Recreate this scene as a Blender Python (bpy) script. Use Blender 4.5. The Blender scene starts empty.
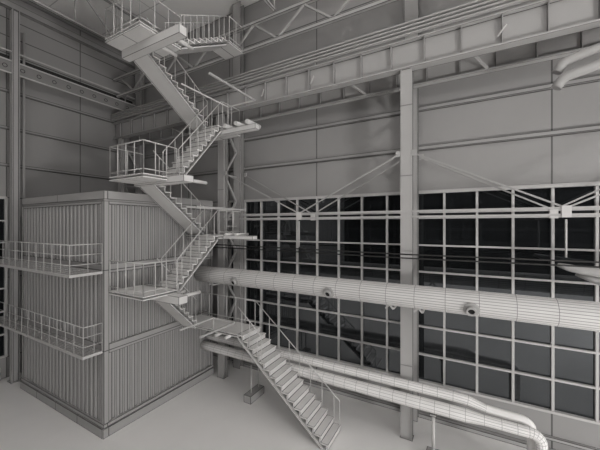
import bpy, math, random
from mathutils import Vector, Matrix
random.seed(4)
sc = bpy.context.scene
COL = sc.collection
ROOT = Vector((0, 0, 0))

# ------------------------------------------------------------------ materials
def clay(name, col, line=0.0, dark=0.32, rough=0.75, spec=0.25, noise=0.05):
    m = bpy.data.materials.new(name); m.use_nodes = True
    nt = m.node_tree; N = nt.nodes; L = nt.links
    b = N['Principled BSDF']
    b.inputs['Roughness'].default_value = rough
    b.inputs['Specular IOR Level'].default_value = spec
    tc = N.new('ShaderNodeTexCoord')
    nz = N.new('ShaderNodeTexNoise'); nz.inputs['Scale'].default_value = 1.3; nz.inputs['Detail'].default_value = 4
    L.new(tc.outputs['Object'], nz.inputs['Vector'])
    mr = N.new('ShaderNodeMapRange'); mr.inputs['To Min'].default_value = 1 - noise; mr.inputs['To Max'].default_value = 1 + noise
    L.new(nz.outputs['Fac'], mr.inputs['Value'])
    mul = N.new('ShaderNodeVectorMath'); mul.operation = 'SCALE'
    mul.inputs[0].default_value = col
    L.new(mr.outputs[0], mul.inputs['Scale'])
    out = mul.outputs[0]
    if line > 0:            # drawn edge lines around every panel of the mesh
        ue = N.new('ShaderNodeUVMap'); ue.uv_map = 'edge'
        us = N.new('ShaderNodeUVMap'); us.uv_map = 'size'
        se = N.new('ShaderNodeSeparateXYZ'); L.new(ue.outputs[0], se.inputs[0])
        ss = N.new('ShaderNodeSeparateXYZ'); L.new(us.outputs[0], ss.inputs[0])
        def math_(op, a, bb):
            n = N.new('ShaderNodeMath'); n.operation = op
            L.new(a, n.inputs[0]); L.new(bb, n.inputs[1]); return n.outputs[0]
        ru = math_('SUBTRACT', ss.outputs[0], se.outputs[0]); rv = math_('SUBTRACT', ss.outputs[1], se.outputs[1])
        d = math_('MINIMUM', math_('MINIMUM', se.outputs[0], ru), math_('MINIMUM', se.outputs[1], rv))
        lr = N.new('ShaderNodeMapRange'); lr.interpolation_type = 'SMOOTHSTEP'
        lr.inputs['From Min'].default_value = line * 0.7; lr.inputs['From Max'].default_value = line * 1.3
        lr.inputs['To Min'].default_value = dark; lr.inputs['To Max'].default_value = 1.0
        L.new(d, lr.inputs['Value'])
        m2 = N.new('ShaderNodeVectorMath'); m2.operation = 'SCALE'
        L.new(out, m2.inputs[0]); L.new(lr.outputs[0], m2.inputs['Scale'])
        out = m2.outputs[0]
    L.new(out, b.inputs['Base Color'])
    return m

G = lambda v: (v * 1.012, v * 0.994, v * 0.978)
M = {
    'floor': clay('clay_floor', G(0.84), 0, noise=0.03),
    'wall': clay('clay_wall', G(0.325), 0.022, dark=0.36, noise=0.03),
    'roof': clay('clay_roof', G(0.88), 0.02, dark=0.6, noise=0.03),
    'steel': clay('clay_steel', G(0.40), 0.017, dark=0.2),
    'bar': clay('clay_bar', G(0.40), 0.0),
    'girder': clay('clay_girder', G(0.37), 0.02, dark=0.25),
    'cabin': clay('clay_cabin', G(0.37), 0.015, dark=0.28),
    'stair': clay('clay_stair', G(0.66), 0.015, dark=0.15),
    'rail': clay('clay_rail', G(0.55), 0.0),
    'pipe': clay('clay_pipe', G(0.64), 0.007, dark=0.35),
    'lagging': clay('clay_lagging', G(0.82), 0.006, dark=0.5),
    'thinrail': clay('clay_thin_rail', G(0.52), 0.0),
    'brace': clay('clay_brace', G(0.36), 0.0),
    'dim': clay('clay_dim_steel', G(0.25), 0.012, dark=0.4),
    'duct': clay('clay_duct', G(0.36), 0.006, dark=0.6),
    'beam': clay('clay_beam', G(0.66), 0.013, dark=0.25),
    'frame': clay('clay_frame', G(0.54), 0.0),
    'cable': clay('dark_cable', G(0.03), 0.0),
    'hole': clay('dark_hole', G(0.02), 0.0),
    'far': clay('dark_far_wall', G(0.012), 0.0),
    'farlight': clay('grey_far_beam', G(0.05), 0.0),
}
def glass_mat():
    m = bpy.data.materials.new('dark_reflecting_glass'); m.use_nodes = True
    nt = m.node_tree; N = nt.nodes; L = nt.links
    N.remove(N['Principled BSDF'])
    g = N.new('ShaderNodeBsdfGlossy'); g.inputs['Roughness'].default_value = 0.02; g.inputs['Color'].default_value = (0.9, 0.95, 1, 1)
    d = N.new('ShaderNodeBsdfDiffuse'); d.inputs['Color'].default_value = (0.010, 0.011, 0.012, 1)
    nz = N.new('ShaderNodeTexNoise'); nz.inputs['Scale'].default_value = 0.6
    tc = N.new('ShaderNodeTexCoord'); L.new(tc.outputs['Object'], nz.inputs['Vector'])
    mr = N.new('ShaderNodeMapRange'); mr.inputs['To Min'].default_value = 0.10; mr.inputs['To Max'].default_value = 0.13
    L.new(nz.outputs['Fac'], mr.inputs['Value'])
    mx = N.new('ShaderNodeMixShader'); L.new(mr.outputs[0], mx.inputs['Fac'])
    L.new(d.outputs[0], mx.inputs[1]); L.new(g.outputs[0], mx.inputs[2])
    L.new(mx.outputs[0], N['Material Output'].inputs['Surface'])
    return m
M['glass'] = glass_mat()

# ------------------------------------------------------------------ mesh builder
class MB:
    def __init__(s): s.v = []; s.f = []; s.sm = []
    def quad(s, a, b, c, d, smooth=False):
        i = len(s.v); s.v += [Vector(a), Vector(b), Vector(c), Vector(d)]; s.f.append((i, i+1, i+2, i+3)); s.sm.append(smooth)
    def poly(s, pts):
        i = len(s.v); s.v += [Vector(p) for p in pts]; s.f.append(tuple(range(i, i+len(pts)))); s.sm.append(False)
    def hexa(s, p):      # p: 4 bottom ccw, 4 top ccw
        s.quad(p[3], p[2], p[1], p[0]); s.quad(p[4], p[5], p[6], p[7])
        for k in range(4):
            j = (k+1) % 4; s.quad(p[k], p[j], p[4+j], p[4+k])
        return s
    def box(s, x0, y0, z0, x1, y1, z1):
        x0, x1 = min(x0, x1), max(x0, x1); y0, y1 = min(y0, y1), max(y0, y1); z0, z1 = min(z0, z1), max(z0, z1)
        return s.hexa([(x0,y0,z0),(x1,y0,z0),(x1,y1,z0),(x0,y1,z0),(x0,y0,z1),(x1,y0,z1),(x1,y1,z1),(x0,y1,z1)])
    def bar(s, p, q, w, h=None, up=(0,0,1)):
        h = h or w; p = Vector(p); q = Vector(q); d = (q-p).normalized(); up = Vector(up)
        if abs(d.dot(up)) > 0.98: up = Vector((0,1,0))
        a = d.cross(up).normalized(); b = a.cross(d).normalized()
        a *= w/2; b *= h/2
        return s.hexa([p-a-b, p+a-b, q+a-b, q-a-b, p-a+b, p+a+b, q+a+b, q-a+b])
    def grid(s, o, du, dv, us, vs):   # panel of quads; us, vs are distances
        o = Vector(o); du = Vector(du); dv = Vector(dv)
        for i in range(len(us)-1):
            for j in range(len(vs)-1):
                s.quad(o+du*us[i]+dv*vs[j], o+du*us[i+1]+dv*vs[j], o+du*us[i+1]+dv*vs[j+1], o+du*us[i]+dv*vs[j+1])
    def tube(s, pts, r, n=8, caps=True, step=None):
        pts = [Vector(p) for p in pts]
        if step:
            q = [pts[0]]
            for a, b in zip(pts[:-1], pts[1:]):
                k = max(1, round((b-a).length/step))
                q += [a+(b-a)*(t/k) for t in range(1, k+1)]
            pts = q
        rs = r if isinstance(r, (list, tuple)) else [r]*len(pts)
        rings = []; prev = None
        for i, p in enumerate(pts):
            if i == 0: d = pts[1]-p
            elif i == len(pts)-1: d = p-pts[-2]
            else: d = (pts[i+1]-p).normalized()+(p-pts[i-1]).normalized()
            d.normalize()
            if prev is None:
                u = Vector((0,0,1)) if abs(d.z) < 0.9 else Vector((1,0,0))
            else: u = prev
            a = (u - d*u.dot(d)).normalized(); prev = a; b = d.cross(a)
            sc_ = 1.0
            if 0 < i < len(pts)-1:
                c = (pts[i+1]-p).normalized().dot(d); sc_ = 1/max(0.5, c)
            rings.append([p+(a*math.cos(t)+b*math.sin(t))*rs[i]*(sc_ if sc_ < 1.15 else 1.15) for t in (2*math.pi*k/n for k in range(n))])
        for A, B in zip(rings[:-1], rings[1:]):
            for k in range(n):
                j = (k+1) % n; s.quad(A[k], A[j], B[j], B[k], True)
        if caps:
            s.poly(list(reversed(rings[0]))); s.poly(rings[-1])
        return s
    def ring(s, c, axis, r0, r1, t, n=16):
        c = Vector(c); ax = Vector(axis).normalized(); u = Vector((1,0,0)) if abs(ax.x) < 0.9 else Vector((0,0,1))
        a = (u-ax*u.dot(ax)).normalized(); b = ax.cross(a)
        P = lambda r, k, h: c+ax*h+(a*math.cos(2*math.pi*k/n)+b*math.sin(2*math.pi*k/n))*r
        for k in range(n):
            j = k+1
            s.quad(P(r0,k,t), P(r1,k,t), P(r1,j,t), P(r0,j,t)); s.quad(P(r0,j,0), P(r1,j,0), P(r1,k,0), P(r0,k,0))
            s.quad(P(r1,k,0), P(r1,j,0), P(r1,j,t), P(r1,k,t), True); s.quad(P(r0,j,0), P(r0,k,0), P(r0,k,t), P(r0,j,t), True)
        return s
    def build(s, name, mat, parent=None, weld=True):
        off = Vector((0,0,0)); p = parent
        while p is not None: off += p.location; p = p.parent
        me = bpy.data.meshes.new(name)
        # weld coincident corners so smooth shading and edges are continuous
        idx = {}; nv = []; mp = []
        for v in s.v:
            key = (round(v.x, 4), round(v.y, 4), round(v.z, 4))
            if key not in idx: idx[key] = len(nv); nv.append(v-off)
            mp.append(idx[key])
        fs = []; keep = []
        for k, f in enumerate(s.f):
            g = tuple(mp[i] for i in f)
            if len(set(g)) == len(g): fs.append(g); keep.append(k)
        me.from_pydata([tuple(v) for v in nv], [], fs); me.update()
        e = me.uv_layers.new(name='edge'); z = me.uv_layers.new(name='size')
        for poly, k in zip(me.polygons, keep):
            poly.use_smooth = s.sm[k]
            f = s.f[k]
            if len(f) == 4:
                a, b, c, d = (s.v[i] for i in f)
                w = ((b-a).length+(c-d).length)/2; h = ((d-a).length+(c-b).length)/2
                uv = ((0,0),(w,0),(w,h),(0,h)); szz = (w,h)
                # tiny faces get no line
                if min(w, h) < 0.062: uv = ((5,5),)*4; szz = (10,10)
            else: uv = ((5,5),)*len(f); szz = (10,10)
            for li, q in zip(poly.loop_indices, uv):
                e.data[li].uv = q; z.data[li].uv = szz
        me.materials.append(mat)
        o = bpy.data.objects.new(name, me); COL.objects.link(o)
        if parent is not None: o.parent = parent
        return o

def tag(o, label, cat, group=None):
    o['label'] = label; o['category'] = cat
    if group: o['group'] = group
    return o
def thing(name, label, cat, loc, group=None):
    o = bpy.data.objects.new(name, None); COL.objects.link(o); o.location = loc; o.empty_display_size = 0.3
    return tag(o, label, cat, group)
def struct(o): o['kind'] = 'structure'; return o
V = Vector

# ------------------------------------------------------------------ constants
XL = -18.4          # left wall
YR = 11.75          # window wall
ZC = 17.9           # ceiling
Z0, Z1 = 1.24, 8.22 # window band

# ------------------------------------------------------------------ setting
struct(MB().box(-19, -26, -0.2, 34, 12.4, 0).build('floor', M['floor']))
w = MB()
xs = [-18.4, -17.65, -13.65, -10.62, -9.65, -5.63, -1.65, 2.37, 6.35, 10.35, 14.35, 18.35, 22.35, 26.35, 32]
for (za, zb) in ((0, Z0),):
    w.grid((0,YR,0), (1,0,0), (0,0,1), xs, [0, Z0])
w.grid((0,YR,0), (1,0,0), (0,0,1), xs, [Z1, 9.74, 11.18, 13.6, 15.9, ZC])
w.grid((0,YR,0), (1,0,0), (0,0,1), [-18.4, -17.65, -13.65, -10.62], [Z0, 4.6, Z1])
w.quad((-18.4,YR,Z0), (32,YR,Z0), (32,YR+0.2,Z0), (-18.4,YR+0.2,Z0))
w.quad((-18.4,YR+0.2,Z1), (32,YR+0.2,Z1), (32,YR,Z1), (-18.4,YR,Z1))
w.quad((-10.62,YR,Z0), (-10.62,YR+0.2,Z0), (-10.62,YR+0.2,Z1), (-10.62,YR,Z1))
w.box(-18.4, YR+0.2, -0.2, 32, YR+0.4, ZC)
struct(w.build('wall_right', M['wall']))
w = MB()
ys = [-26, -18.5, -10.5, -2.5, 5.5, 8.5, YR]
w.grid((XL,0,0), (0,1,0), (0,0,1), ys, [0, 0.95])
w.grid((XL,0,0), (0,1,0), (0,0,1), ys, [8.26, 9.7, 11.4, 13.1, 14.9, 15.7, 16.5, 17.2, ZC])
w.grid((XL,0,0), (0,1,0), (0,0,1), [5.52, 8.5, YR], [0.95, 4.6, 8.26]); w.grid((XL,0,0), (0,1,0), (0,0,1), [-26, -18.5, -10.5, -2.42], [0.95, 4.6, 8.26])
w.box(XL-0.4, -26, -0.2, XL-0.2, YR+0.4, ZC)
w.quad((XL-0.2,-2.42,0.95), (XL-0.2,5.52,0.95), (XL,5.52,0.95), (XL,-2.42,0.95))
w.quad((XL,-2.42,8.26), (XL,5.52,8.26), (XL-0.2,5.52,8.26), (XL-0.2,-2.42,8.26))
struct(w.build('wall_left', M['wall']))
# ceiling of sheet panels over the corner of the hall
w = MB()
w.grid((XL,-8,ZC), (1,0,0), (0,1,0), [0, 4.6, 8.75, 12.75, 16.75, 20.75, 28], [0, 2.5, 5, 7.5, 10, 12.5, 15, 17.5, YR+8])
w.box(XL, -8, ZC+0.05, XL+28, YR+0.4, ZC+0.2)
w.box(XL, -26, ZC, -1.0, -8, ZC+0.2)  # unseen rear strip, added to cut sky light on the left side
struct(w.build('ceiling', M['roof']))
# far side of the hall, seen only mirrored in the glass
w = MB().box(-19, -26.4, -0.2, 34, -26, 17)
o = struct(w.build('wall_front', M['far']))
w = MB().box(34, -26.4, -0.2, 34.4, 12.4, 17)
o2 = struct(w.build('wall_far_right', M['far']))
w = MB()
for zz, hh in ((4.2,0.5),(6.2,0.35),(7.6,0.2),(8.8,0.5)):
    w.box(-18, -26, zz, 33.9, -25.8, zz+hh)
for k in range(13): w.box(-18+4*k, -26, 0, -17.7+4*k, -25.75, 10.4)
struct(w.build('trim_1', M['farlight']))
w = MB()
for zz, hh in ((4.2,0.5),(6.2,0.35),(7.6,0.2),(8.8,0.5)):
    w.box(33.8, -25.7, zz, 34, 11.9, zz+hh)
for k in range(9): w.box(33.75, -24.6+4*k, 0, 34, -24.3+4*k, 10.4)
struct(w.build('trim_2', M['farlight']))

# girts on the walls
gn = 3
for zz in (9.74, 11.18):
    struct(MB().box(-18.3, YR-0.1, zz, 31.9, YR-0.005, zz+0.14).build('trim_%d' % gn, M['wall'])); gn += 1
for zz in (9.7, 11.4, 13.1):
    struct(MB().box(XL+0.005, -25.9, zz, XL+0.09, YR-0.12, zz+0.12).build('trim_%d' % gn, M['wall'])); gn += 1
struct(MB().box(XL+0.005, -25.9, 16.95, XL+0.22, YR-0.1, 17.25).build('trim_%d' % gn, M['wall'])); gn += 1
struct(MB().box(XL+0.005, -7.9, ZC-0.25, XL+0.3, YR-0.1, ZC-0.01).build('trim_%d' % gn, M['wall'])); gn += 1
# kerb rails along the foot of the window wall
struct(MB().box(-10.3, YR-0.16, 0.0, 31.9, YR-0.005, 0.14).build('baseboard_right', M['steel']))
struct(MB().box(-9.9, YR-0.1, 0.42, 31.9, YR-0.005, 0.52).build('trim_%d' % gn, M['steel'])); gn += 1

# windows: frame and pane
def window(n, along, k0, k1, off, base, zs, wall, outer0, outer1):
    """along 'x': window in the plane y=wall; 'y': in the plane x=wall"""
    f = MB()
    def bx(u0, z0, u1, z1, d0, d1):
        if along == 'x': f.box(u0, wall+d0, z0, u1, wall+d1, z1)
        else: f.box(wall-d1, u0, z0, wall-d0, u1, z1)
    for k in range(k0, k1+1):
        u = off+k*1.003
        if outer0+0.1 < u < outer1-0.1: bx(u-0.036, zs[0], u+0.036, zs[-1], 0.0, 0.1)
    for z in zs[1:-1]: bx(outer0, z-0.028, outer1, z+0.028, -0.02, 0.09)
    bx(outer0, zs[0]-0.02, outer1, zs[0]+0.05, -0.04, 0.1); bx(outer0, zs[-1]-0.07, outer1, zs[-1]+0.04, -0.04, 0.1)
    bx(outer0-0.03, zs[0], outer0+0.05, zs[-1], -0.04, 0.1); bx(outer1-0.05, zs[0], outer1+0.03, zs[-1], -0.04, 0.1)
    fr = struct(f.build('window_%d' % n, M['frame']))
    g = MB()
    if along == 'x': g.box(outer0, wall+0.1, zs[0], outer1, wall+0.13, zs[-1])
    else: g.box(wall-0.13, outer0, zs[0], wall-0.1, outer1, zs[-1])
    p = g.build('pane', M['glass'], fr); p['kind'] = 'structure'
zs = [1.24, 2.25, 3.27, 4.27, 5.28, 6.26, 7.26, 8.22]
window(1, 'x', -12, 1, -0.61, 0, zs, YR, -10.62, -1.72)
window(2, 'x', -1, 9, -0.61, 0, zs, YR, -1.58, 6.28)
window(3, 'x', 6, 34, -0.61, 0, zs, YR, 6.42, 31.5)
window(4, 'y', -2, 10, 0.42, 0, [0.97, 2.0, 3.05, 4.1, 5.15, 6.2, 7.2, 8.26], XL, -2.4, 5.5)
# pier strips between the window bands
for a, b in ((-1.72, -1.58), (6.28, 6.42)):
    struct(MB().box(a, YR, Z0, b, YR+0.15, Z1).build('trim_%d' % gn, M['frame'])); gn += 1

# ------------------------------------------------------------------ columns
def column(x, label, z_top=12.1, zig=9.34, upper=True):
    t = thing('steel_column', label, 'column', (x, 10.3, 0))
    f = MB(); a = 0.18
    f.box(x-a, 10.20, 0, x+a, 10.225, z_top); f.box(x-a, 10.44, 0, x+a, 10.465, z_top); f.box(x-0.06, 10.225, 0, x+0.06, 10.44, z_top)
    f.box(x-a, 10.195, 0, x-a+0.05, 10.2, z_top); f.box(x+a-0.05, 10.195, 0, x+a, 10.2, z_top)
    f.build('front_chord', M['steel'], t)
    b = MB()
    b.box(x-0.21, 11.28, 0, x+0.21, 11.31, z_top); b.box(x-0.21, 11.58, 0, x+0.21, 11.61, ZC-0.02 if upper else z_top); b.box(x-0.03, 11.31, 0, x+0.03, 11.58, ZC-0.02 if upper else z_top)
    if upper: b.box(x-0.25, 11.28, z_top, x+0.25, 11.31, ZC-0.02)
    b.build('rear_chord', M['steel'], t)
    z = zig
    while z-2.4 > 0.3: z -= 2.4
    while z < z_top-0.3:
        for za, zb, ya, yb in ((z, z+1.2, 10.465, 11.28), (z+1.2, z+2.4, 11.28, 10.465)):
            if zb < z_top: MB().bar((x-0.03, ya, za), (x-0.03, yb, zb), 0.085, 0.085, (1,0,0)).build('lacing_bar', M['bar'], t)
        MB().bar((x-0.03, 10.465, z), (x-0.03, 11.28, z), 0.07, 0.07, (1,0,0)).build('lacing_bar', M['bar'], t)
        z += 2.4
    MB().box(x-0.2, 10.18, 0.0, x+0.2, 10.49, 0.02).build('base_plate', M['steel'], t)
    for zz in (2.4, 5.9, 8.6, 10.9): MB().box(x-a-0.005, 10.185, zz, x+a+0.005, 10.195, zz+0.03).build('splice_strip', M['dim'], t)
    return t
column(-9.75, 'lattice steel column right behind the zigzag staircase')
column(-1.65, 'tall lattice steel column standing between the two bays of windows')
column(-17.65, 'dim steel column in the far corner behind the cabins')
t = thing('steel_column', 'steel column against the left wall at the left end of the cabins', 'column', (-17.85, 5.5, 0))
f = MB(); f.box(-17.82, 5.42, 0, -17.5, 5.45, 16.6); f.box(-17.82, 5.65, 0, -17.5, 5.68, 16.6); f.box(-17.69, 5.45, 0, -17.63, 5.65, 16.6)
f.build('shaft', M['steel'], t)
MB().box(-17.55, 5.46, 0.03, -17.52, 5.64, 16.55).build('cover_plate', M['steel'], t)
MB().box(-17.9, 5.36, 0, -17.44, 5.74, 0.03).build('base_plate', M['steel'], t)
MB().tube([(-17.75, 5.9, 0.0), (-17.75, 5.9, 15.8)], 0.05, 8).build('downpipe', M['bar'], t)

# ------------------------------------------------------------------ crane girders
t = thing('crane_girder', 'upper crane girder nearest the room, panelled web under four thin rails', 'girder', (-1.65, 10.3, 12.1))
us = [-18.2, -17.6]+[-16.55+1.03*k for k in range(31)]+[15.5]
us = sorted(us)
g = MB(); g.grid((0,10.28,0), (1,0,0), (0,0,1), us, [12.14, 12.98]); g.box(-18.2, 10.285, 12.12, 15.5, 10.31, 13.0)
g.build('web', M['girder'], t)
MB().box(-18.2, 10.12, 12.1, 15.5, 10.46, 12.15).build('bottom_flange', M['steel'], t)
MB().box(-18.2, 10.12, 12.98, 15.5, 10.46, 13.03).build('top_flange', M['steel'], t)
for u in us[1:-1]:
    MB().box(u-0.012, 10.16, 12.15, u+0.012, 10.28, 12.98).build('stiffener', M['girder'], t)
for k, zz in enumerate((13.12, 13.24, 13.36, 13.48)):
    MB().box(-18.2, 10.0, zz-0.02, 15.5, 10.1, zz+0.02).build('conductor_rail', M['bar'], t)
for u in (-17.2, -13.1, -9.0, -4.9, -0.8, 3.3, 7.4):
    MB().box(u-0.02, 10.1, 13.03, u+0.02, 10.14, 13.52).build('rail_post', M['bar'], t)
for u in (-7.45, -5.15, 0.85): MB().bar((u, 10.2, 12.4), (u+0.2, 10.08, 12.62), 0.035, 0.035).build('clip', M['rail'], t)
t = thing('crane_girder', 'rear crane girder set lower, close to the window wall', 'girder', (-1.65, 11.2, 11.9))
us2 = [-18.2]+[-17.2+1.005*k for k in range(32)]+[15.5]
g = MB(); g.grid((0,11.16,0), (1,0,0), (0,0,1), us2, [11.92, 12.9]); g.box(-18.2, 11.165, 11.9, 15.5, 11.19, 12.92)
g.build('web', M['girder'], t)
MB().box(-18.2, 11.02, 11.86, 15.5, 11.26, 11.92).build('bottom_flange', M['steel'], t)
MB().box(-18.2, 11.02, 12.9, 15.5, 11.26, 12.95).build('top_flange', M['steel'], t)
for u in us2[1:-1]: MB().box(u-0.012, 11.06, 11.92, u+0.012, 11.16, 12.9).build('stiffener', M['girder'], t)
for u in (-13.6, -3.6, 0.3):  MB().bar((u, 10.5, 12.14), (u+0.35, 11.02, 11.92), 0.06, 0.06).build('tie_bar', M['bar'], t)

# ------------------------------------------------------------------ roof trusses
t = thing('roof_truss', 'long roof truss running high above the crane girder along the window wall', 'truss', (-6.7, 10.2, 14.55))
MB().bar((-18.2, 10.2, 14.55), (12, 10.2, 14.55), 0.14, 0.14).build('bottom_chord', M['steel'], t)
MB().bar((-18.2, 10.2, 15.6), (12, 10.2, 15.6), 0.14, 0.14).build('top_chord', M['steel'], t)
x = -17.53; k = 0
while x < 11:
    a, b = ((14.6, 15.55) if k % 2 else (15.55, 14.6))
    MB().bar((x, 10.2, a), (x+1.21, 10.2, b), 0.07, 0.07, (0,1,0)).build('diagonal', M['bar'], t)
    x += 1.21; k += 1
def cross_truss(x, label):
    t = thing('roof_truss', label, 'truss', (x, 2, 15.75))
    MB().bar((x, -7.5, 15.75), (x, 10.1, 15.75), 0.12, 0.12).build('bottom_chord', M['steel'], t)
    MB().bar((x, -7.5, 17.6), (x, 11.2, 17.6), 0.14, 0.16).build('top_chord', M['steel'], t)
    y = -7.4; k = 0
    while y+1.75 < 10.2:
        a, b = ((15.8, 17.5) if k % 2 else (17.5, 15.8))
        MB().bar((x, y, a), (x, y+1.75, b), 0.08, 0.08, (1,0,0)).build('diagonal', M['bar'], t)
        MB().bar((x, y+1.75, 15.8), (x, y+1.75, 17.5), 0.05, 0.05, (1,0,0)).build('vertical_strut', M['bar'], t)
        y += 1.75; k += 1
cross_truss(-6.75, 'roof truss crossing the hall above the right part of the top railing')
cross_truss(-14.7, 'roof truss crossing the hall at top left near the left wall')

# ------------------------------------------------------------------ wind bracing between columns
def bracing(x0, x1, y, xm, label, zt=9.35, zn=7.35, zrod=6.15, rod=True):
    t = thing('wind_brace', label, 'brace', (xm, y, zn), None)
    for zz in (zn+0.1, zn-0.08):
        MB().bar((x0, y, zz), (x1, y, zz), 0.06, 0.06).build('tie_beam', M['bar'], t)
    MB().box(xm-0.1, y-0.055, zn-0.15, xm+0.1, y+0.055, zn+0.16).build('node_plate', M['rail'], t)
    for xa in (x0, x1):
        MB().bar((xa, y, zt), (xm, y, zn+0.1), 0.045, 0.045).build('diagonal', M['brace'], t)
        s = 1 if xa < xm else -1
        MB().box(xa, y-0.04, zt-0.1, xa+s*0.14, y+0.04, zt+0.08).build('gusset_plate', M['bar'], t)
    if rod:
        MB().tube([(xm, y, zn-0.2), (xm, y, zrod)], 0.025, 6).build('hanger_rod', M['rail'], t)
bracing(-9.565, -1.835, 10.21, -5.65, 'front wind brace of the left window bay, with a thin hanging rod')
bracing(-9.4, -1.9, 11.45, -5.65, 'rear wind brace of the left window bay, close to the glass', zt=9.45, rod=False)
bracing(-1.465, 6.3, 10.21, 2.35, 'front wind brace of the right window bay, with a thin hanging rod')
bracing(-1.4, 6.0, 11.45, 2.35, 'rear wind brace of the right window bay, close to the glass', zt=9.45, rod=False)

# ------------------------------------------------------------------ cabins
CX, CY, CX0, CY1 = -10.37, 5.48, -16.7, 10.34
def cabin(z0, z1, label, base=None, parapet=None, foot=0.2):
    t = thing('cabin_module', label, 'cabin', (CX, CY, z0))
    zb = z0+foot; zt = z1-0.1
    # frame: corner posts, bottom and top rails
    for (x, y) in ((CX-0.16, CY), (CX0, CY), (CX-0.16, CY1-0.16), (CX0, CY1-0.16)):
        MB().box(x, y, z0, x+0.16, y+0.16, z1).build('corner_post', M['cabin'], t)
    r = MB()
    if not base:
        r.box(CX0+0.16, CY, z0, CX-0.16, CY+0.1, zb); r.box(CX-0.1, CY+0.16, z0, CX, CY1-0.16, zb)
        r.box(CX0+0.16, CY1-0.1, z0, CX-0.16, CY1, zb)
        r.build('bottom_rail', M['cabin'], t)
    r = MB(); r.box(CX0+0.16, CY, zt, CX-0.16, CY+0.1, z1); r.box(CX-0.1, CY+0.16, zt, CX, CY1-0.16, z1); r.box(CX0+0.16, CY1-0.1, zt, CX-0.16, CY1, z1)
    r.build('top_rail', M['cabin'], t)
    # corrugated sheets
    def corr(p0, p1, inw):
        m = MB(); p0 = V(p0); p1 = V(p1); d = p1-p0; L = d.length; d.normalize(); inw = V(inw)*0.05
        n = max(1, round(L/0.27)); per = L/n; pts = []
        for k in range(n):
            s = k*per
            for q, dep in ((0,0),(0.40,0),(0.52,1),(0.88,1)): pts.append(p0+d*(s+q*per)+inw*dep)
        pts.append(p1)
        for a, b in zip(pts[:-1], pts[1:]):
            m.quad((a.x,a.y,zb), (b.x,b.y,zb), (b.x,b.y,zt), (a.x,a.y,zt))
        return m
    corr((CX0+0.16, CY+0.035, 0), (CX-0.16, CY+0.035, 0), (0,1,0)).build('corrugated_sheet', M['cabin'], t)
    corr((CX-0.035, CY+0.16, 0), (CX-0.035, CY1-0.16, 0), (-1,0,0)).build('corrugated_sheet', M['cabin'], t)
    corr((CX-0.16, CY1-0.035, 0), (CX0+0.16, CY1-0.035, 0), (0,-1,0)).build('corrugated_sheet', M['cabin'], t)
    corr((CX0+0.035, CY1-0.16, 0), (CX0+0.035, CY+0.16, 0), (1,0,0)).build('corrugated_sheet', M['cabin'], t)
    if base:
        b = MB(); n = 4
        for k in range(n):
            a0 = CX0+(CX-CX0)*k/n; a1 = CX0+(CX-CX0)*(k+1)/n
            b.box(a0, CY-0.06, 0.0, a1, CY+0.12, 0.30)
        b.box(CX-0.12, CY+0.12, 0.0, CX+0.06, CY1, 0.30); b.box(CX, CY-0.06, 0, CX+0.06, CY+0.12, 0.30)
        b.box(CX0, CY1-0.12, 0, CX-0.12, CY1, 0.3)
        b.build('plinth', M['cabin'], t)
        l = MB(); l.box(CX0, CY-0.03, 0.32, CX+0.03, CY+0.1, zb); l.box(CX-0.1, CY+0.1, 0.32, CX+0.03, CY1, zb)
        l.build('sill_rail', M['cabin'], t)
    if parapet:
        p = MB(); n = 2
        for k in range(n):
            a0 = CX0+(CX-CX0)*k/n; a1 = CX0+(CX-CX0)*(k+1)/n
            p.box(a0, CY, z1+0.06, a1, CY+0.12, parapet)
        p.box(CX-0.12, CY+0.12, z1+0.06, CX, CY1, parapet); p.box(CX0, CY1-0.12, z1+0.06, CX-0.12, CY1, parapet)
        p.box(CX0, CY+0.12, z1+0.06, CX0+0.12, CY1-0.12, parapet)
        p.build('parapet', M['cabin'], t)
        MB().box(CX0+0.05, CY+0.03, z1, CX-0.03, CY1-0.05, z1+0.06).build('roof_sheet', M['cabin'], t)
    return t
cabin(0.0, 2.83, 'lowest corrugated cabin of the stack, sitting on a plinth on the floor', base=True, foot=0.44)
cabin(2.83, 5.5, 'middle corrugated cabin of the stack, between the two narrow catwalks')
cabin(5.5, 7.80, 'topmost corrugated cabin of the stack, capped by a plain parapet', parapet=8.15)

# catwalks on the front of the cabins
def catwalk(z, w, label, xe):
    y0 = CY-w; x0 = -18.3; y1 = CY-0.07
    t = thing('catwalk', label, 'catwalk', (xe, CY, z))
    d = MB()
    n = 14
    for k in range(n):
        a = x0+(xe-x0)*k/n; b = x0+(xe-x0)*(k+1)/n
        d.box(a, y0, z-0.03, a+0.03, y1, z)
        for q in range(9):
            yy = y0+(y1-y0)*q/8; d.box(a, yy-0.012, z-0.03, b, yy+0.012, z)
    d.build('deck', M['cabin'], t)
    e = MB(); e.box(x0, y0-0.03, z-0.06, xe+0.03, y0, z+0.02); e.box(xe, y0, z-0.06, xe+0.03, y1, z+0.02)
    e.build('edge_channel', M['thinrail'], t)
    zz = [z+0.30, z+0.60, z+0.92]
    h = MB()
    for q in zz:
        h.tube([(x0, y0, q), (xe, y0, q), (xe, y1, q)], 0.011 if q < zz[-1] else 0.015, 6)
    h.build('handrail', M['thinrail'], t)
    k = 0; x = xe
    while x > x0:
        MB().tube([(x, y0, z), (x, y0, zz[-1])], 0.011, 6).build('post', M['thinrail'], t); x -= 0.56
    for y in (y0+w*0.5, y1): MB().tube([(xe, y, z), (xe, y, zz[-1])], 0.011, 6).build('post', M['thinrail'], t)
    x = xe-0.3
    while x > CX0:
        MB().bar((x, y0+0.02, z-0.06), (x, y1, z-0.06), 0.05, 0.06).build('bracket', M['steel'], t); x -= 1.5
catwalk(5.47, 0.98, 'upper narrow catwalk with railing along the front of the cabins', CX+0.02)
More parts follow.
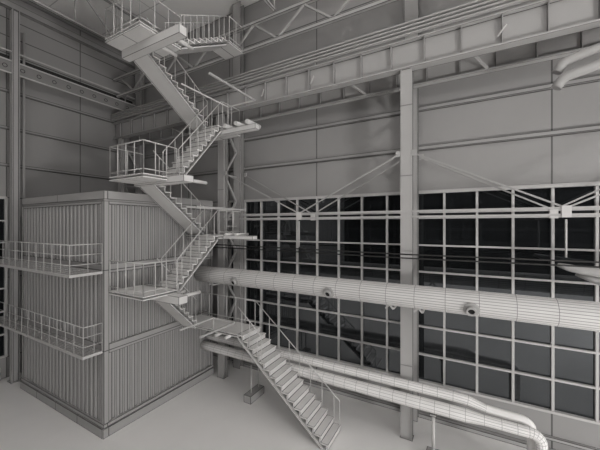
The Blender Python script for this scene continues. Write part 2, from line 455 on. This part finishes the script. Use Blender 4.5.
catwalk(2.88, 0.62, 'lower narrow catwalk with railing along the front of the cabins', CX+0.02)

# ------------------------------------------------------------------ staircase
ST = thing('staircase', 'zigzag steel staircase with railings climbing beside the stacked cabins', 'staircase', (-8.5, 8.5, 0))
RT = 0.018
def run_posts(parent, pts, spacing, h=1.0, ends=True):
    """posts under a rail through pts (list of base points)"""
    for a, b in zip(pts[:-1], pts[1:]):
        a = V(a); b = V(b); n = max(1, round((b-a).length/spacing))
        for k in range(0 if ends else 1, n+(1 if ends else 0)):
            p = a+(b-a)*(k/n)
            MB().tube([p, p+V((0,0,h))], RT*0.9, 6).build('post', M['rail'], parent)
def flight(p0, p1, width_dir, width, n, rails=(True, True), soffit=True, sp=0.5, hr=1.0, post_ends=(False, False)):
    """p0 lower, p1 upper, on one side; width_dir horizontal unit towards the other side"""
    p0 = V(p0); p1 = V(p1); wd = V(width_dir)*width; run = p1-p0; hd = V((run.x, run.y, 0)); rise = run.z
    d = run.normalized(); upn = V((0,0,1))
    body = MB(); dz = V((0,0,0.205)); tz = V((0,0,-0.125)); t = V(width_dir)*0.04
    for o_ in (V((0,0,0)), wd-t):
        a = p0+o_; b = p1+o_
        body.hexa([a-dz, a-dz+t, b-dz+t, b-dz, a+tz, a+tz+t, b+tz+t, b+tz])
    if soffit:
        s0 = V((0,0,0.195)); s1 = V((0,0,0.15)); a = p0+t; b = p1+t; ww = wd-2*t
        body.hexa([a-s0, a-s0+ww, b-s0+ww, b-s0, a-s1, a-s1+ww, b-s1+ww, b-s1])
    F = body.build('flight', M['stair'], ST)
    for k in range(n):
        q = p0+hd*(k/n)+V((0,0,rise*(k+1)/n)); step = hd/n; th = V((0,0,0.045)); nose = -hd.normalized()*0.02
        e = V(width_dir)*0.0
        m = MB()
        A = q+nose+e; B = q+step+e
        m.hexa([A-th, A-th+wd, B-th+wd, B-th, A, A+wd, B+wd, B] if hd.cross(wd).z < 0 else [A-th, B-th, B-th+wd, A-th+wd, A, B, B+wd, A+wd])
        # riser sheet
        rz = V((0,0,rise/n)); tk = hd.normalized()*0.04
        A2 = q+e-rz+V((0,0,0.0)); 
        m.hexa([A2, A2+wd, A2+wd+tk, A2+tk, A2+rz-th, A2+wd+rz-th, A2+wd+tk+rz-th, A2+tk+rz-th])
        m.build('tread', M['stair'], F)
    h = V((0,0,hr))
    for side, o_ in zip(rails, (t*0.5, wd-t*0.5)):
        if not side: continue
        st_ = p0+o_; en = p1+o_
        if side is not True: st_ = en+(st_-en)*side
        MB().tube([st_+h, en+h], RT, 6).build('handrail', M['rail'], F)
        L = (en-st_).length; k = max(2, round(L/sp))
        for i in [-0.46]+list(range(k)):
            p = st_+(en-st_)*((i+0.5)/k)
            MB().tube([p, p+h], RT*0.85, 6).build('post', M['rail'], F)
    return F
def landing(x0, y0, x1, y1, z, rail_paths=(), beam=None, joists=(), kick=True, th=0.06, nx=1, ny=2):
    m = MB()
    m.box(x0, y0, z-0.035, x1, y1, z)
    e = 0.05
    D = m.build('landing', M['stair'], ST)
    MB().box(x0+0.12, y0+0.12, z-0.085, x1-0.12, y1-0.12, z-0.036).build('spacer', M['brace'], D)
    r = MB()
    for k in range(2):
        xa = x0+(x1-x0)*k/2; r.box(xa, y0+0.01, z-0.125, xa+(x1-x0)/2, y1-0.01, z-0.086)
    r.build('deck_underside', M['stair'], D)
    if beam:
        bx0, by0, bz0, bx1, by1, bz1 = beam
        MB().box(*beam).build('support_beam', M['beam'], D)
    for (xa, ya, yb, zj, rj) in joists:
        MB().tube([(xa, ya, zj), (xa, yb, zj)], rj, 10).build('joist', M['stair'], D)
    for path in rail_paths:
        pts = [V((p[0], p[1], z)) for p in path]; h = V((0,0,1.0)); kb = V((0,0,0.14))
        MB().tube([p+h for p in pts], RT, 6).build('handrail', M['rail'], D)
        if kick: MB().tube([p+kb for p in pts], RT*0.8, 6).build('toe_rail', M['rail'], D)
        run_posts(D, pts, 0.48)
    return D
XI0, XI1 = -10.25, -9.42     # lane against the cabins
XO0, XO1 = -9.36, -8.5       # outer lane
ZA, ZB_, ZC_, ZD, ZE, ZF, ZG = 3.0, 4.82, 6.58, 8.58, 10.95, 13.12, 14.55
# bottom flight along x
flight((-3.68, 8.45, 0.02), (-7.25, 8.45, ZA), (0,1,0), 1.08, 15, rails=(0.3, True), sp=0.55)
LA = landing(-10.3, 8.45, -7.25, 9.56, ZA, rail_paths=[[(-10.25, 9.52), (-7.27, 9.52)]], beam=(-10.3, 8.9, ZA-0.32, -7.6, 9.15, ZA-0.1),
        joists=[(x_, 8.25, 9.5, ZA-0.14, 0.06) for x_ in (-8.15, -7.65)])
# upper flights along y
flight((XI0, 8.5, ZA), (XI0, 6.75, ZB_), (1,0,0), XI1-XI0, 9, rails=(False, True), sp=0.6)
landing(-10.3, 5.6, -8.48, 6.85, ZB_, rail_paths=[[(-10.28, 5.62), (-8.5, 5.62), (-8.5, 6.82)]], beam=(-10.3, 6.45, ZB_-0.38, -7.95, 6.80, ZB_-0.12),
        joists=[(-8.15, 6.5, 7.5, ZB_-0.18, 0.06), (-8.75, 6.5, 7.35, ZB_-0.18, 0.06)])
flight((XO0, 6.85, ZB_), (XO0, 8.75, ZC_), (1,0,0), XO1-XO0, 9)  # soffit added to darken the gaps under the treads
LC = landing(-10.3, 8.75, -8.48, 10.1, ZC_, rail_paths=[[(-8.5, 8.8), (-8.5, 10.08), (-10.25, 10.08)]], beam=(-8.47, 9.0, ZC_-0.14, -7.0, 9.3, ZC_+0.0),
        joists=[(-8.2, 8.85, 9.6, ZC_+0.05, 0.05), (-7.7, 8.85, 9.6, ZC_+0.05, 0.05)])
flight((XI0, 8.95, 6.72), (XI0, 6.6, ZD), (1,0,0), XI1-XI0, 10, rails=(False, True), sp=0.6)
landing(-10.3, 5.6, -8.48, 6.44, ZD, rail_paths=[[(-10.28, 6.8), (-10.28, 5.62), (-8.5, 5.62), (-8.5, 6.82)]], beam=(-10.3, 6.45, ZD-0.2, -7.72, 6.84, ZD+0.02),
        joists=[(-7.95, 6.86, 7.6, ZD-0.1, 0.06)])
flight((XO0, 6.9, ZD), (XO0, 8.95, ZE), (1,0,0), XO1-XO0, 10)  # soffit added here too, keeps the step gaps dark
LE = landing(-10.3, 8.95, -8.48, 10.05, ZE, rail_paths=[[(-8.5, 9.0), (-8.5, 10.02), (-10.25, 10.02)]], beam=(-10.3, 8.98, ZE-0.32, -6.85, 9.25, ZE-0.128),
        joists=[(-8.25, 8.85, 9.65, ZE-0.04, 0.085), (-7.7, 8.85, 9.65, ZE-0.02, 0.085), (-7.15, 8.85, 9.65, ZE-0.04, 0.085)])
flight((XI0, 9.1, 11.17), (XI0, 6.35, ZF-0.08), (1,0,0), XI1-XI0, 11, rails=(False, True), sp=0.6)
landing(-10.35, 5.5, -8.5, 7.0, ZF, rail_paths=[[(-10.33, 7.0), (-10.33, 5.52), (-8.52, 5.52), (-8.52, 7.0)]], beam=(-10.3, 6.02, ZF-0.4, -7.4, 6.30, ZF-0.12),
        joists=[(-7.95, 6.1, 7.0, ZF-0.24, 0.06), (-8.75, 6.1, 7.0, ZF-0.24, 0.06)])
flight((XO0, 7.0, ZF+0.1), (XO0, 9.25, ZG), (1,0,0), XO1-XO0, 8, sp=0.32)
landing(-9.4, 9.25, -8.4, 10.15, ZG, rail_paths=[[(-8.42, 9.3), (-8.42, 10.12), (-9.38, 10.12)]])

def guard(D, z, zd, y0, y1, x1):
    m = MB(); m.bar((-8.5, y0, z), (-8.5, y1, z), 0.04, 0.045); m.bar((-8.52, y1, z), (x1, y1, z), 0.04, 0.045)
    m.build('guard_rail', M['rail'], D)
    xb = max(-7.57, x1) if x1 > -7.6 else x1+0.02
    MB().bar((xb, y0-0.1, z-0.02), (xb, y1-0.02, z-0.02), 0.06, 0.06).build('guard_rail', M['bar'], D)
    MB().bar((-8.5, y1, zd), (-8.5, y1, z), 0.035, 0.035).build('post', M['rail'], D)
guard(LA, 3.4, ZA, 6.95, 8.5, -7.45)
guard(LC, 7.64, ZC_, 7.2, 9.6, -7.9)
guard(LE, 11.85, ZE, 7.0, 9.31, -7.1)

# ------------------------------------------------------------------ big pipe
PY, PZ, PR = 9.58, 4.83, 0.345
t = thing('large_pipe', 'large horizontal pipe crossing in front of the windows at mid height', 'pipe', (-1.65, PY, PZ))
MB().tube([(x_, PY, PZ) for x_ in [-10.36]+[-9.5+0.822*k for k in range(0, 24)]], PR, 28).build('pipe_body', M['pipe'], t)
for x_ in (-8.12, -4.0, 0.18, 4.3):
    a = math.radians(20); dr = V((0, -math.cos(a), -math.sin(a))); c = V((x_, PY, PZ))+dr*(PR-0.03)
    nz = MB().ring(c-dr*0.02, dr, 0.1, 0.2, 0.06).ring(c+dr*0.04, dr, 0.085, 0.125, 0.1).build('nozzle', M['steel'], t)
    MB().tube([c-dr*0.02, c+dr*0.1], 0.084, 14).build('bore_shade', M['hole'], nz)  # black plug, shade inside the bore is put into its colour
for x_ in (-9.7, -2.05, -1.2):
    MB().bar((x_-0.12, PY, PZ-PR-0.12), (x_, PY, PZ-PR+0.01), 0.06, 0.05).bar((x_, PY, PZ-PR+0.01), (x_+0.12, PY, PZ-PR-0.12), 0.06, 0.05).bar((x_+0.12, PY, PZ-PR-0.1), (x_+0.12, 10.19, PZ-PR-0.1), 0.05, 0.05).build('hanger_bracket', M['rail'], t)

# ------------------------------------------------------------------ floor pipes
def bend(a, c, b, n=6):
    a = V(a); b = V(b); c = V(c)
    return [(a*(1-s)**2+c*2*s*(1-s)+b*s*s) for s in (k/n for k in range(n+1))]
t = thing('low_pipe', 'lower of the two insulated pipes along the wall, nearest the room', 'pipe', (1.76, 9.75, 0))
xs_ = [-10.36+0.4*k for k in range(27)]
p = [(x_, 9.75, 1.56) for x_ in xs_]+[(0.5, 9.75, 1.56), (0.9, 9.75, 1.56), (1.25, 9.75, 1.56)]+bend((1.5, 9.75, 1.56), (1.76, 9.75, 1.56), (1.76, 9.75, 1.28))+[(1.76, 9.75, 0.85), (1.76, 9.75, 0.4), (1.76, 9.75, 0.0)]
MB().tube(p, [0.18]*27+[0.135]*(len(p)-27), 12).build('pipe_body', M['lagging'], t)
MB().ring((1.76, 9.75, 0.0), (0,0,1), 0.13, 0.21, 0.03).build('floor_flange', M['lagging'], t)
t = thing('low_pipe', 'upper of the two insulated pipes along the wall, behind the lower one', 'pipe', (1.6, 10.0, 0))
xs_ = [-10.36+0.42*k for k in range(25)]
p = [(x_, 9.99, 1.9) for x_ in xs_]+[(0.1, 9.99, 1.88), (0.55, 9.99, 1.77), (0.95, 9.99, 1.75)]+bend((1.3, 9.99, 1.74), (1.62, 9.99, 1.74), (1.6, 10.01, 1.4))+[(1.6, 10.02, 0.9), (1.6, 10.02, 0.45), (1.6, 10.02, 0.0)]
MB().tube(p, [0.145]*26+[0.11]*(len(p)-26), 12).build('pipe_body', M['lagging'], t)
MB().ring((1.6, 10.02, 0.0), (0,0,1), 0.105, 0.16, 0.03).build('floor_flange', M['lagging'], t)
t = thing('pipe_support', 'pipe stand on a concrete block under the bottom flight of stairs', 'support', (-7.4, 9.7, 0))
MB().box(-7.62, 9.25, 0, -7.28, 10.15, 0.3).build('block', M['steel'], t)
for y_ in (9.5, 9.99): MB().tube([(-7.45, y_, 0.3), (-7.45, y_, 1.4 if y_ < 9.8 else 1.76)], 0.025, 6).build('post', M['rail'], t)
t = thing('pipe_support', 'pipe stand with a square foot to the right of the middle column', 'support', (-0.8, 9.75, 0))
MB().box(-1.0, 9.55, 0, -0.55, 9.98, 0.16).build('block', M['steel'], t)
MB().tube([(-0.8, 9.75, 0.16), (-0.8, 9.75, 1.36)], 0.05, 8).build('post', M['rail'], t)
MB().box(-0.9, 9.65, 1.3, -0.7, 9.85, 1.38).build('saddle', M['steel'], t)
# two pipes at the foot of the left wall
for zz, lab in ((0.55, 'upper of two short pipes at the foot of the left wall'), (0.2, 'lower of two short pipes at the foot of the left wall')):
    o = MB().tube([(XL+0.3, -12, zz), (XL+0.3, 5.2, zz)], 0.13, 12, step=2).build('wall_pipe', M['pipe']); tag(o, lab, 'pipe')

# cables stretched in front of the columns
for dz, lab in ((0.0, 'upper dark cable stretched across the windows above the large pipe'), (-0.12, 'lower dark cable stretched across the windows above the large pipe')):
    o = MB().tube([(-10.3, 9.98, 6.12+dz), (-1.6, 9.98, 6.06+dz), (6.5, 9.98, 6.10+dz)], 0.022, 6).build('cable', M['cable']); tag(o, lab, 'cable')

# ducts with elbows at the right edge
def duct(pts, r, label, step=0.12, mat='duct'):
    o = MB().tube(pts, r, 14, step=step).build('duct', M[mat])
    x_ = 5.0; q = next(a+(b-a)*((x_-a.x)/(b.x-a.x)) for a, b in zip(map(V, pts[:-1]), map(V, pts[1:])) if a.x <= x_ <= b.x)
    MB().bar(q, (x_, YR-0.002, q.z), 0.05, 0.05).build('wall_bracket', M['bar'], o)
    return tag(o, label, 'duct')
duct([(2.11, 10.0, 10.96), (2.24, 10.0, 11.17)]+[(2.32, 10.0, 11.22), (3.6, 10.0, 11.55), (6.0, 10.0, 12.0)], 0.11, 'higher of two elbowed ducts at the upper right edge')
duct([(2.08, 9.9, 10.52), (2.2, 9.9, 10.71), (2.3, 9.9, 10.78), (3.6, 9.9, 11.1), (6.0, 9.9, 11.6)], 0.115, 'lower of two elbowed ducts at the upper right edge')
duct([(2.20, 10.3, 5.94), (2.4, 10.3, 5.88), (2.7, 10.29, 5.82), (6.0, 10.25, 5.4)], [0.05, 0.09, 0.11, 0.11], 'upper of two pale ducts in front of the right windows', None, 'bar')
duct([(2.6, 10.42, 5.72), (2.95, 10.36, 5.58), (6.0, 10.3, 4.9)], [0.06, 0.09, 0.09], 'lower of two pale ducts in front of the right windows', None, 'bar')

# runway with round-holed web along the left wall
t = thing('cable_runway', 'long cable runway with round web holes, fixed along the left wall', 'runway', (-17.6, 6, 14.3))
MB().bar((-17.6, -10, 14.7), (-17.6, 11.1, 14.7), 0.05, 0.05).build('upper_rail', M['rail'], t)
MB().bar((-17.6, -10, 14.28), (-17.6, 11.1, 14.28), 0.06, 0.06).build('lower_rail', M['rail'], t)
MB().bar((-17.6, -10, 13.74), (-17.6, 11.1, 13.74), 0.05, 0.05).build('bottom_rail', M['rail'], t)
MB().bar((-18.0, -10, 14.5), (-18.0, 11.1, 14.5), 0.3, 0.16).build('cable_bundle', M['cable'], t)
MB().box(-17.62, -10, 13.76, -17.59, 11.1, 14.25).build('web', M['dim'], t)
y = 4.0
while y < 11:
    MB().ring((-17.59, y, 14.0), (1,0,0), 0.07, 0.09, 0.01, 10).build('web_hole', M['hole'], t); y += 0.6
for y in (5.0, 8.0, 11.0): MB().box(-18.39, y-0.04, 14.2, -17.6, y+0.04, 14.3).build('wall_bracket', M['dim'], t)
e = MB()
for y in (10.5, 11.1):
    e.bar((-17.6, y, 13.74), (-17.6, y, 15.0), 0.05, 0.05)
e.bar((-17.6, 10.5, 15.0), (-17.6, 11.1, 15.0), 0.05, 0.05)
e.build('end_frame', M['dim'], t)

GROUPS = {'steel_column': 'steel columns along the walls', 'crane_girder': 'crane girders along the window wall', 'roof_truss': 'roof trusses under the ceiling',
          'wind_brace': 'wind braces between the columns', 'cabin_module': 'stacked corrugated cabins', 'catwalk': 'catwalks on the front of the cabins',
          'low_pipe': 'insulated pipes along the foot of the window wall', 'pipe_support': 'stands under the low pipes', 'cable': 'cables stretched across the windows',
          'duct': 'ducts at the right edge', 'wall_pipe': 'pipes at the foot of the left wall'}
for o in list(COL.objects):
    if o.parent is None and 'category' in o.keys():
        g = GROUPS.get(o.name.split('.')[0])
        if g: o['group'] = g

# ------------------------------------------------------------------ light
W = bpy.data.worlds.new('World'); sc.world = W; W.use_nodes = True
bg = W.node_tree.nodes['Background']; bg.inputs['Color'].default_value = (1.0, 0.992, 0.985, 1); bg.inputs['Strength'].default_value = 1.72
def lamp(name, loc, watt, radius):
    d = bpy.data.lights.new(name, 'POINT'); d.energy = watt; d.shadow_soft_size = radius; d.color = (1, 0.985, 0.97)
    o = bpy.data.objects.new(name, d); COL.objects.link(o); o.location = loc
    return o
lamp('work_lamp', (13.0, 0.4, 1.6), 4600, 1.0)
lamp('overhead_fill', (-2.0, 1.5, 15.2), 430, 1.0)  # unseen overhead lamp, added to balance the brightness of the surfaces
# ------------------------------------------------------------------ camera
cd = bpy.data.cameras.new('camera'); cd.sensor_width = 36; cd.lens = 298*36/600; cd.clip_end = 200; cd.clip_start = 0.05
co = bpy.data.objects.new('camera', cd); COL.objects.link(co)
co.location = (0, 0, 7.0); co.rotation_euler = (math.radians(90), 0, math.radians(28.8))
sc.camera = co
sc.view_settings.view_transform = 'Standard'; sc.view_settings.look = 'None'; sc.view_settings.gamma = 1
sc.view_settings.use_curve_mapping = False
sc.view_settings.exposure = -0.08
try: sc.cycles.use_denoising = True
except Exception: pass
sc.cycles.max_bounces = 6; sc.cycles.diffuse_bounces = 4
